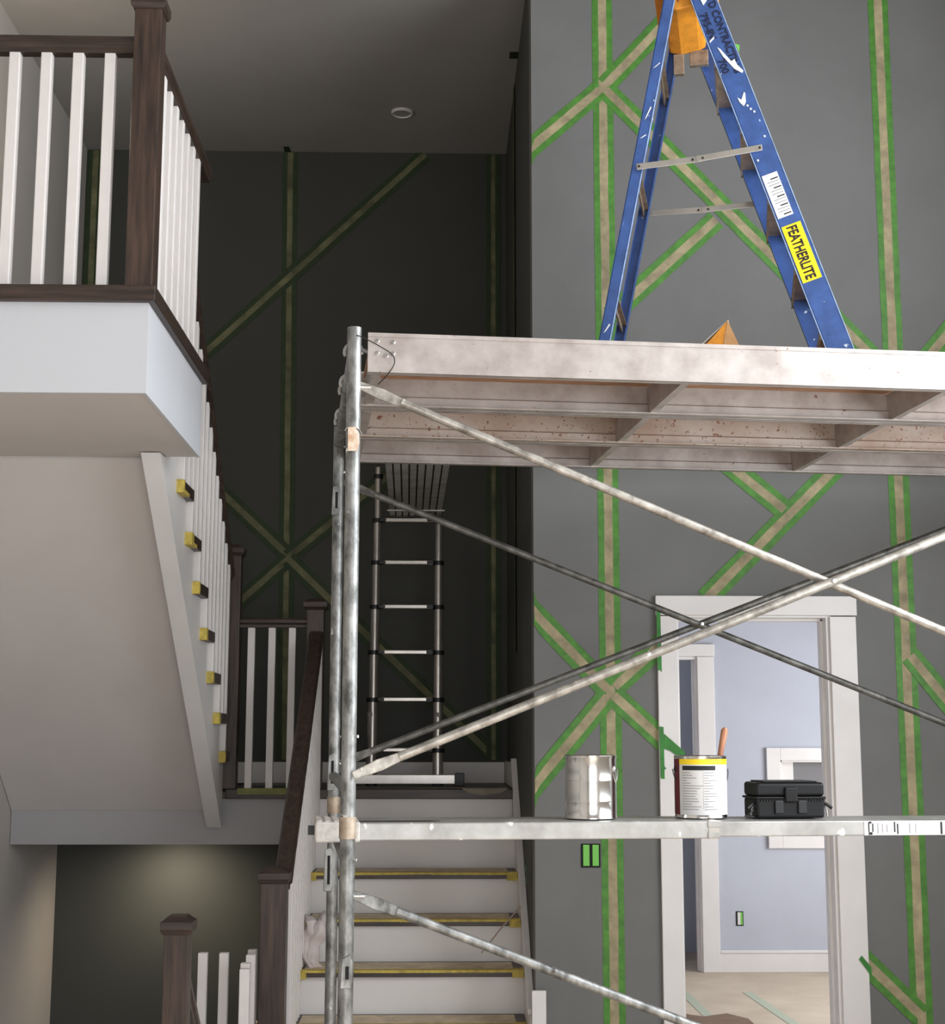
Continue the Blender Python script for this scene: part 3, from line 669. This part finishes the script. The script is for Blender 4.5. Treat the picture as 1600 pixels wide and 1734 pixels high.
# ------------------------------------------------------------------ things on the work plank
ZP = zt0+.0022
def can_body(r, h, x, y, ribs):
    p = [(r*.97, 0), (r*1.015, .002), (r*1.015, .006), (r, .009)]
    for zr in ribs: p += [(r, zr-.003), (r*1.006, zr), (r, zr+.003)]
    p += [(r, h-.012), (r*1.02, h-.008), (r*1.02, h-.002), (r*.985, h), (r*.93, h-.002), (r*.92, h-.008)]
    return MB().lathe(p, (x, y, ZP), 56)
def bail(root, x, y, r, h, side, drop, m=STEEL):
    for s in (-1, 1):
        e = MB().lathe([(.011, 0), (.011, .003), (.006, .006)], n=16)
        ang = side if s > 0 else side+math.pi
        dirv = Vector((math.cos(ang), math.sin(ang), 0)); tv = Vector((-dirv.y, dirv.x, 0))
        for vv in e.v: a, b, c = vv; vv.xyz = Vector((x, y, ZP+h*.78))+dirv*(r+c-.001)+tv*a+Vector((0, 0, b))
        e.build('ear', m, root)
    pts = []
    dv = Vector((math.cos(side), math.sin(side), 0)); tv = Vector((-dv.y, dv.x, 0))
    for i in range(25):
        a = math.pi*i/24; c, s_ = math.cos(a), math.sin(a)
        pts.append(Vector((x, y, ZP+h*.78))+dv*(c*(r+.010))+(-tv)*(s_*(r+.012))*drop[0]+Vector((0, 0, -s_*(r+.012)*drop[1])))
    MB().tube(pts, .0018, 8).build('wire_handle', m, root)
c1 = sc(.79, .44, 0); X1, Y1 = c1.x+.0, c1.y
pc = thing('paint_can', 'bare shiny metal paint can on the work plank', 'paint can', (X1, Y1, ZP))
can_body(.081, .200, X1, Y1, (.055, .12)).build('can_body', TIN, pc)
MB().lathe([(.0745, .186), (.0745, .192), (.066, .193), (.064, .1895)], (X1, Y1, ZP), 48).build('lid', TIN, pc)
bail(pc, X1, Y1, .081, .200, math.radians(-28), (-.25, .97))
c2 = sc(1.155, .46, 0); X2, Y2 = c2.x, c2.y
pc2 = thing('paint_can', 'labelled paint can with yellow top band and brush inside', 'paint can', (X2, Y2, ZP))
can_body(.083, .198, X2, Y2, ()).build('can_body', TIN, pc2)
def wrap(name, r, a0, a1, z0, z1, m, parent, n=28):
    mm = MB(); v = []; f = []
    for i in range(n+1):
        a = math.radians(a0+(a1-a0)*i/n); v += [(X2+r*math.cos(a), Y2+r*math.sin(a), ZP+z0), (X2+r*math.cos(a), Y2+r*math.sin(a), ZP+z1)]
    for i in range(n): f.append((2*i, 2*i+2, 2*i+3, 2*i+1))
    mm.add(v, f); mm.sm = True; return mm.build(name, m, parent)
lbp = wrap('label', .0843, -152, 40, .012, .170, LAB, pc2, 40); lbp['label'] = 'white printed label'
wrap('label', .0843, -230, -152, .012, .170, MAROON, pc2)['label'] = 'dark red label edge'
wrap('label', .0843, -152, 40, .170, .187, YELLOW, pc2, 40)['label'] = 'yellow label band'
wrap('label', .0843, -230, -152, .170, .187, MAROON, pc2)['label'] = 'dark red label top'
wrap('print_mark', .0850, -142, -66, .152, .166, INK, lbp)
rr = random.Random(3)
for i in range(15):
    z = .143-i*.0082
    wrap('print_line', .0850, -143, -143+12+rr.random()*36, z, z+.0022, GINK, lbp, 8)
    wrap('print_line', .0850, -92, -92+8+rr.random()*26, z, z+.0022, GINK, lbp, 8)
wrap('print_line', .0850, -94.6, -94, .03, .148, GINK, lbp, 2)
bail(pc2, X2, Y2, .083, .198, math.radians(8), (.3, .95), mat('dark_wire_handle', (70, 68, 66), rough=.4, metal=.8))
bh = thing('paint_brush', 'paint brush with wooden handle standing in the labelled can', 'brush', (X2+.03, Y2, ZP+.02))
MB().tube([(X2+.045, Y2+.02, ZP+.03), (X2+.060, Y2+.02, ZP+.14), (X2+.072, Y2+.02, ZP+.21), (X2+.086, Y2+.02, ZP+.278), (X2+.089, Y2+.02, ZP+.287)], [.010, .008, .009, .0115, .006], 14).build('handle', HANDLE, bh)
# toolbox
tb0 = sc(1.435, .47, ZP)
tb = thing('toolbox', 'small black plastic toolbox with front latches on the plank', 'toolbox', tb0)
def tbx(a0, a1, b0, b1, z0, z1): return MB().obox(tb0+U*((a0+a1)/2)+V_*((b0+b1)/2)+Vector((0, 0, (z0+z1)/2)), U*((a1-a0)/2), V_*((b1-b0)/2), Vector((0, 0, (z1-z0)/2)))
tbx(-.113, .113, -.07, .07, 0, .062).build('case', BOXB, tb, bevel=.008)
tbx(-.117, .117, -.074, .074, .060, .068).build('rim', BOXB, tb, bevel=.003)
tbx(-.113, .113, -.07, .07, .068, .113).build('lid', BOXB, tb, bevel=.010, seg=3)
tbx(-.090, .090, -.066, .066, .1125, .1175).build('lid_panel', BOXB, tb, bevel=.002)
tbx(-.022, .020, -.082, -.069, .050, .098).build('clasp', BOXB, tb, bevel=.005)
tbx(-.055, -.027, -.078, -.069, .014, .056).build('latch', BLACK, tb, bevel=.003)
tbx(.022, .050, -.078, -.069, .014, .056).build('latch', BLACK, tb, bevel=.003)
for i in range(24):
    if abs(i-11.5) < 2.4: continue
    tbx(-.108+i*.0094-.003, -.108+i*.0094+.003, -.0755, -.073, .054, .060).build('rim_tooth', BOXB, tb)
for s in (-1, 1):
    pts = [tb0+U*(s*.112)+V_*-.05+Vector((0, 0, .05)), tb0+U*(s*.128)+V_*-.055+Vector((0, 0, .040)), tb0+U*(s*.140)+V_*-.06+Vector((0, 0, .030))]
    MB().tube(pts, .005, 8).build('strap_end', BLACK, tb)
    pts = [tb0+U*(s*.118)+V_*-.05+Vector((0, 0, .042)), tb0+U*(s*.126)+V_*-.05+Vector((0, 0, .02)), tb0+U*(s*.127)+V_*-.05+Vector((0, 0, .004))]
    MB().tube(pts, .0025, 8).build('metal_tab', STEEL, tb)
MB().tube([tb0+U*-.115+V_*-.05+Vector((0, 0, .03)), tb0+U*-.135+V_*-.06+Vector((0, 0, .012)), tb0+U*-.15+V_*-.06+Vector((0, 0, .008)), tb0+U*-.12+V_*-.06+Vector((0, 0, .004))], .004, 8).build('strap_end', BLACK, tb)

# ------------------------------------------------------------------ blue stepladder on the deck
LA = math.radians(-12); LU = Vector((math.cos(LA), math.sin(LA), 0)); LV = Vector((-math.sin(LA), math.cos(LA), 0)); L0 = Vector((.954, 4.798, 0))
ZD = 2.758; DEP = .42
def lp(s, d, z): return L0+LU*s+LV*d+Vector((0, 0, z))
sl = thing('stepladder', 'blue fibreglass stepladder with orange top standing on the deck', 'ladder', lp(0, .2, ZD))
def fr(z): return -.028+(4.12-z)*.3275     # front rail centre
def rr_(z): return -.152-(4.13-z)*.1985     # rear rail centre
ZT = 4.19
def lrail(fn, w, d, s, name):   # C shaped rail, s=+1 opens towards +d
    hw = w/2; th = .004; fl = .026
    m = MB()
    def seg(a0, a1, b0, b1):
        pts = [lp(fn(ZD)+a0, d+b0, ZD), lp(fn(ZD)+a1, d+b0, ZD), lp(fn(ZD)+a1, d+b1, ZD), lp(fn(ZD)+a0, d+b1, ZD)]
        m.prism(pts, lp(fn(ZT), 0, ZT)-lp(fn(ZD), 0, ZD))
    lo, hi = sorted((0, th*s)); seg(-hw, hw, lo, hi)
    lo, hi = sorted((0, fl*s)); seg(-hw, -hw+th, lo, hi); seg(hw-th, hw, lo, hi)
    o = m.build(name, BLUE, sl); 
    MB().obox(lp(fn(ZD+.02), d+.012*s, ZD+.02), LU*(hw+.004), LV*.016, Vector((0, 0, .02))).build('rubber_foot', BLACK, o, bevel=.003)
    return o
fn_near = lrail(fr, .088, 0, 1, 'front_rail'); lrail(fr, .088, DEP, -1, 'front_rail')
rn = lrail(rr_, .040, .012, 1, 'rear_rail'); lrail(rr_, .040, DEP-.012, -1, 'rear_rail')
# edge highlights painted as pale strips along the near rails
EDGE = mat('pale_blue_edge_highlight', (150, 172, 206), rough=.5, var=.12, scale=30)
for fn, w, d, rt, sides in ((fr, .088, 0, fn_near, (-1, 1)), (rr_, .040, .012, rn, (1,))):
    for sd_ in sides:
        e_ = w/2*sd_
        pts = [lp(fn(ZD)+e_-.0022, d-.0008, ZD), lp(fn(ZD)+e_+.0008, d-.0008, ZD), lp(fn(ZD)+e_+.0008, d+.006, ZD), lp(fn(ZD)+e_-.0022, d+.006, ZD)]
        MB().prism(pts, lp(fn(ZT), 0, ZT)-lp(fn(ZD), 0, ZD)).build('rail_edge_highlight', EDGE, rt)
for i, z in enumerate((3.905, 3.655, 3.395, 3.145, 2.915)):
    s0 = fr(z)
    t = MB().obox(lp(s0, DEP/2, z-.003), LU*.040, LV*(DEP/2-.006), Vector((0, 0, .003)))
    t.obox(lp(s0-.038, DEP/2, z-.018), LU*.003, LV*(DEP/2-.006), Vector((0, 0, .018)))
    t.obox(lp(s0+.038, DEP/2, z-.014), LU*.003, LV*(DEP/2-.006), Vector((0, 0, .014)))
    t.build('step', STEPM, sl)
for z in (3.93, 3.50, 3.06):
    b = MB().obox(lp(rr_(z), DEP/2, z), LU*.003, LV*(DEP/2-.014), Vector((0, 0, .014))); b.obox(lp(rr_(z)+.008, DEP/2, z+.013), LU*.010, LV*(DEP/2-.014), Vector((0, 0, .002)))
    b.build('rear_brace', STEPM, sl)
# orange top with side skirts
top = MB()
top.prism([lp(-.178, .03, 4.235), lp(-.02, .03, 4.235), lp(-.035, .03, 4.13), lp(-.06, .03, 4.118), lp(-.125, .03, 4.108), lp(-.168, .03, 4.12)], LV*(DEP-.06))
top.prism([lp(-.21, -.012, 4.22), lp(.02, -.012, 4.22), lp(.02, -.012, 4.25), lp(-.21, -.012, 4.25)], LV*(DEP+.024))
to = top.build('top_cap', ORANGE, sl, bevel=.006)
MB().prism([lp(-.14, .029, 4.18), lp(-.10, .029, 4.185), lp(-.12, .029, 4.13)], LV*.002).build('cap_recess', mat('deep_orange', (150, 86, 20), rough=.6), to)
MB().obox(lp(-.06, DEP-.03, 4.09), LU*.035, LV*.012, Vector((0, 0, .03))).build('hinge_plate', STEPM, sl, bevel=.003)
MB().obox(lp(-.135, DEP-.03, 4.07), LU*.02, LV*.012, Vector((0, 0, .04))).build('hinge_plate', STEPM, sl, bevel=.003)
def spreader(d, za, zb_, flip):
    p = lp(rr_(za), d, za); q = lp(fr(zb_)-.0, d, zb_); mid = (p+q)/2+Vector((0, 0, -.006))
    o = MB().bar(p, mid+(q-p)*.02, .003, .022, up=(0, 0, 1)).bar(mid-(q-p)*.02-LV*.003, q-LV*.003, .003, .022, up=(0, 0, 1)).build('spreader', ANOD, sl, bevel=.001)
    for c in (p+(q-p)*.02, q-(q-p)*.02, mid+(q-p)*.03, mid-(q-p)*.05):
        bo = MB().tube([c-LV*.006, c+LV*.003], .004, 10).build('spreader_rivet', BLACK, o)
spreader(-.006, 3.522, 3.560, 1); spreader(DEP+.006, 3.51, 3.52, 1)
# labels and lettering on the near front rail
RD = (lp(fr(3), 0, 3)-lp(fr(4), 0, 4)).normalized()        # down the rail
RN = RD.cross(LV).normalized()
if RN.dot(LU) < 0: RN = -RN
def onrail(z, off, lift=-.0012): return lp(fr(z), lift, z)+RN*off
def plate(name, z0, z1, o0, o1, m, lift=-.001):
    a = [onrail(z0, o0, lift), onrail(z0, o1, lift), onrail(z1, o1, lift), onrail(z1, o0, lift)]
    return MB().prism(a, LV*.0008).build(name, m, fn_near)
fl_ = plate('name_label', 3.285, 3.085, -.036, .030, YELLOW); fl_['label'] = 'yellow maker label'
text('lettering', 'FEATHERLITE', .03, INK, onrail(3.278, -.022, -.0016), RD, RN, fl_, width=.196, height=.036, bold=.028)
bcl = plate('spec_label', 3.470, 3.315, -.036, .018, LAB); bcl['label'] = 'white ruled specification label'
for i in range(13):
    z = 3.452-i*.0105
    a = [onrail(z, -.026 if i % 3 else -.012, -.0015), onrail(z, .014, -.0015), onrail(z-(.0022 if i % 3 else .0038), .014, -.0015), onrail(z-(.0022 if i % 3 else .0038), -.026 if i % 3 else -.012, -.0015)]
    MB().prism(a, LV*.0004).build('print_line', GINK if i % 3 else INK, bcl)
text('stencil_lettering', 'TD CONTRACTING', .03, INKB, onrail(4.125, .006, -.0014), RD, RN, fn_near, width=.305, height=.028, bold=.03)
text('stencil_lettering', '795-8V', .03, INKB, onrail(4.075, -.034, -.0014), RD, RN, fn_near, width=.105, height=.027, bold=.03)
text('stencil_lettering', '700', .03, INKB, onrail(3.90, -.034, -.0014), RD, RN, fn_near, width=.055, height=.027, bold=.03)
def blob(pts, parent, m=BLOB):
    MB().prism([onrail(z, o, -.0024) for z, o in pts], LV*.0012).build('paint_smear', m, parent)
blob([(3.945, -.018), (3.935, -.010), (3.88, .010), (3.885, .022), (3.862, .024), (3.835, .036), (3.828, .030), (3.852, .010), (3.905, -.010)], fn_near)
blob([(3.755, -.016), (3.742, -.006), (3.765, .012), (3.758, .014), (3.730, .006), (3.718, -.006), (3.735, -.014)], fn_near)
blob([(4.125, -.012), (4.128, .012), (4.116, .010), (4.102, -.010)], fn_near)
blob([(3.975, -.034), (3.985, -.014), (3.978, -.016), (3.968, -.036)], fn_near)
for (z, o) in ((3.72, .004), (3.705, .01), (3.692, .018), (3.53, -.03), (3.60, .02)):
    blob([(z, o), (z-.002, o+.006), (z-.008, o+.005), (z-.007, o-.001)], fn_near)
MB().prism([onrail(3.935, .044, .002), onrail(3.925, .056, .002), onrail(3.902, .046, .002)], LV*.001).build('tape_scrap', LGREEN, fn_near)
for (z, w, hgt) in ((3.73, .006, .03), (3.90, .007, .012), (3.64, .003, .008), (2.96, .004, .02)):
    p = lp(rr_(z), .0105, z)
    MB().prism([p+LU*-.012+Vector((0, 0, -hgt)), p+LU*(.004+w)+Vector((0, 0, hgt*.6)), p+LU*(.012)+Vector((0, 0, hgt*.4)), p+LU*-.004+Vector((0, 0, -hgt*.7))], LV*.001).build('paint_smear', BLOB, rn)
# carton on the deck
cb0 = lp(.05, .26, ZD) - LU*.08
cbx = thing('carton', 'small open orange and white carton on the deck under the ladder', 'box', cb0)
def cbp(a, b, z): return cb0+LU*a+LV*b+Vector((0, 0, z))
MB().prism([cbp(-.06, -.05, 0), cbp(.09, -.05, 0), cbp(.09, -.05, .16), cbp(-.06, -.05, .16)], LV*.10).build('carton_body', CARD, cbx, bevel=.002)
MB().prism([cbp(-.06, -.05, .16), cbp(.055, -.05, .262), cbp(.060, .05, .262), cbp(-.055, .05, .16)], (0, 0, .002)).build('flap', PAPER, cbx)
MB().prism([cbp(-.035, -.052, .165), cbp(.05, -.052, .258), cbp(.035, -.05, .17)], LV*.002).build('flap', ORANGE, cbx)
MB().prism([cbp(.035, -.052, .165), cbp(.052, -.052, .262), cbp(.092, -.052, .165)], LV*.002).build('flap', CARD, cbx)
MB().prism([cbp(.09, -.05, .16), cbp(.052, -.05, .262), cbp(.052, .05, .262), cbp(.09, .05, .16)], (0, 0, .002)).build('flap', CARD, cbx)

# ------------------------------------------------------------------ telescopic ladder and bridge plank on the landing
tl = thing('telescopic_ladder', 'telescopic aluminium ladder with black collars on the landing', 'ladder', (-.165, 8.05, ZL))
def ty(z): return 8.02+.03*(z-1.3)
RZ = [1.500, 1.769, 2.024, 2.272, 2.516, 2.752, 3.0]
for s, x in ((-1, -.343), (1, .013)):
    prev = ZL+.02
    for i, z in enumerate(RZ):
        if s > 0 and i == 6: break
        r = .029-.0016*i; xx = x+(.008*i*.4 if s < 0 else -.0*i)
        MB().tube([(xx, ty(prev), prev), (xx, ty(z), z)], r, 20).build('rail_tube', ANOD, tl)
        MB().tube([(xx, ty(z)-.0, z-.013), (xx, ty(z), z+.010)], r+.007, 20).build('collar', BLACK, tl)
        prev = z
    if s < 0: MB().tube([(x+.02, ty(3.0), 3.0), (x+.02, ty(3.05), 3.05)], .019, 16).build('rail_tube', ANOD, tl)
    MB().tube([(x, ty(ZL), ZL+.004), (x, ty(ZL), ZL+.03)], .032, 20).build('rubber_foot', BLACK, tl)
for i, z in enumerate(RZ[:6]):
    yy = ty(z); rg = MB().box(-.30+.003*i, -.02, yy-.022, yy+.022, z-.010, z+.012).build('rung', ANOD, tl, bevel=.004)
    for xa, xb in ((-.315, -.278), (-.052, -.015)): MB().box(xa, xb, yy-.0235, yy+.0235, z-.008, z+.009).build('rung_sleeve', BLACK, rg, bevel=.002)
for x in (-.343, .013): 
    lb = MB().tube([(x, ty(1.6)-.0008, 1.56), (x, ty(1.7)-.0008, 1.70)], .0268, 20).build('instruction_label', mat('silver_label', (158, 154, 146), rough=.5, c2=(90, 86, 80), scale=60), tl)
MB().box(-.50, .105, 7.985, 8.02, ZL+.012, ZL+.062).build('stabiliser_bar', ANOD, tl, bevel=.003)
MB().box(.105, .155, 7.982, 8.023, ZL+.004, ZL+.07).build('bar_end', BLACK, tl, bevel=.003)
MB().box(-.545, -.50, 7.982, 8.023, ZL+.004, ZL+.07).build('bar_end', BLACK, tl, bevel=.003)
bp = thing('bridge_plank', 'ribbed metal walk plank bridging from telescopic ladder to deck', 'plank', (-.1, 6.9, 2.77))
xa0, xa1, xb0, xb1 = -.262, .028, -.215, .085     # far end and near end
def bx_(f, y):
    t = (8.13-y)/(8.13-5.45); return (xa0+(xb0-xa0)*t)*(1-f)+(xa1+(xb1-xa1)*t)*f
zq = 2.775
DKA = mat('dull_plank_metal', (190, 188, 184), rough=.45, metal=.35, c2=(150, 148, 144), scale=10)
MB().prism([(bx_(0, 8.13), 8.13, zq+.014), (bx_(1, 8.13), 8.13, zq+.014), (bx_(1, 5.45), 5.45, zq+.014), (bx_(0, 5.45), 5.45, zq+.014)], (0, 0, .012)).build('deck_sheet', mat('dark_plank_gap', (40, 40, 38), rough=.6), bp)
for i in range(8):
    f0 = i/8+.01
    MB().prism([(bx_(f0, 8.12), 8.12, zq), (bx_(f0+.098, 8.12), 8.12, zq), (bx_(f0+.098, 5.45), 5.45, zq), (bx_(f0, 5.45), 5.45, zq)], (0, 0, .013)).build('rib', DKA, bp)
MB().prism([(bx_(-.03, 7.85), 7.85, zq-.004), (bx_(1.03, 7.85), 7.85, zq-.004), (bx_(1.03, 7.83), 7.83, zq-.004), (bx_(-.03, 7.83), 7.83, zq-.004)], (0, 0, .006)).build('end_bar', ANOD, bp)

# ------------------------------------------------------------------ next room details
def floor_tape(label, a, b, w=.03):
    A, B = Vector((*a, 0)), Vector((*b, 0)); d = (B-A).normalized(); n = Vector((-d.y, d.x, 0))*w
    o = MB().prism([A+n, A-n, B-n, B+n], (0, 0, .0012)).build('floor_tape', PALEG); tag(o, label, 'tape', 'tape on the board floor')
floor_tape('faded green tape line on floor near the doorway centre', (1.951, 9.49), (2.01, 8.1))
floor_tape('faded green tape line on floor at the doorway left', (1.553, 9.5), (1.567, 8.3))
def flat_thing(name, label, cat, pts, m, h=.002):
    o = MB().prism(pts, (0, 0, h)).build(name, m); return tag(o, label, cat)
flat_thing('brown_paper', 'torn brown paper lying on the floor just inside doorway', 'paper', [(1.36, 8.85, 0), (1.47, 8.72, 0), (1.53, 8.67, 0), (1.68, 8.76, 0), (1.77, 8.60, 0), (1.77, 8.2, 0), (1.36, 8.2, 0)], mat('brown_paper', (122, 98, 80), rough=.8, var=.08), .004)
il = bpy.data.lights.new('inner_room_fill', 'POINT'); il.energy = 5; il.color = (.9, .95, 1); il.shadow_soft_size = .08  # added fill to lift the dark inner room, no fixture known there
io = bpy.data.objects.new('inner_room_fill', il); COL.objects.link(io); io.location = (1.05, 10.75, 2.35)
kb = thing('dust_bag', 'black bag slumped on the floor in the dark inner room', 'bag', (1.70, 10.9, 0))
m = MB(); bm = bmesh.new(); bmesh.ops.create_icosphere(bm, subdivisions=4, radius=1)
idx = {}
for v in bm.verts:
    p = v.co.copy(); k = 1+.22*noise.noise(p*2.2)
    idx[v.index] = len(m.v); m.v.append(Vector((1.70+p.x*.085*k*(1.0-.25*max(0, -p.z)), 10.9+p.y*.08*k, max(.0, .10+p.z*.105*k+.03*p.x))))
m.f = [tuple(v.index for v in f.verts) for f in bm.faces]; bm.free()
m.build('bag_body', BLACK, kb, smooth=True)
MB().tube([(1.72, 10.88, .17), (1.75, 10.88, .205), (1.78, 10.88, .19), (1.77, 10.88, .14)], .009, 10).build('bag_handle', BLACK, kb)
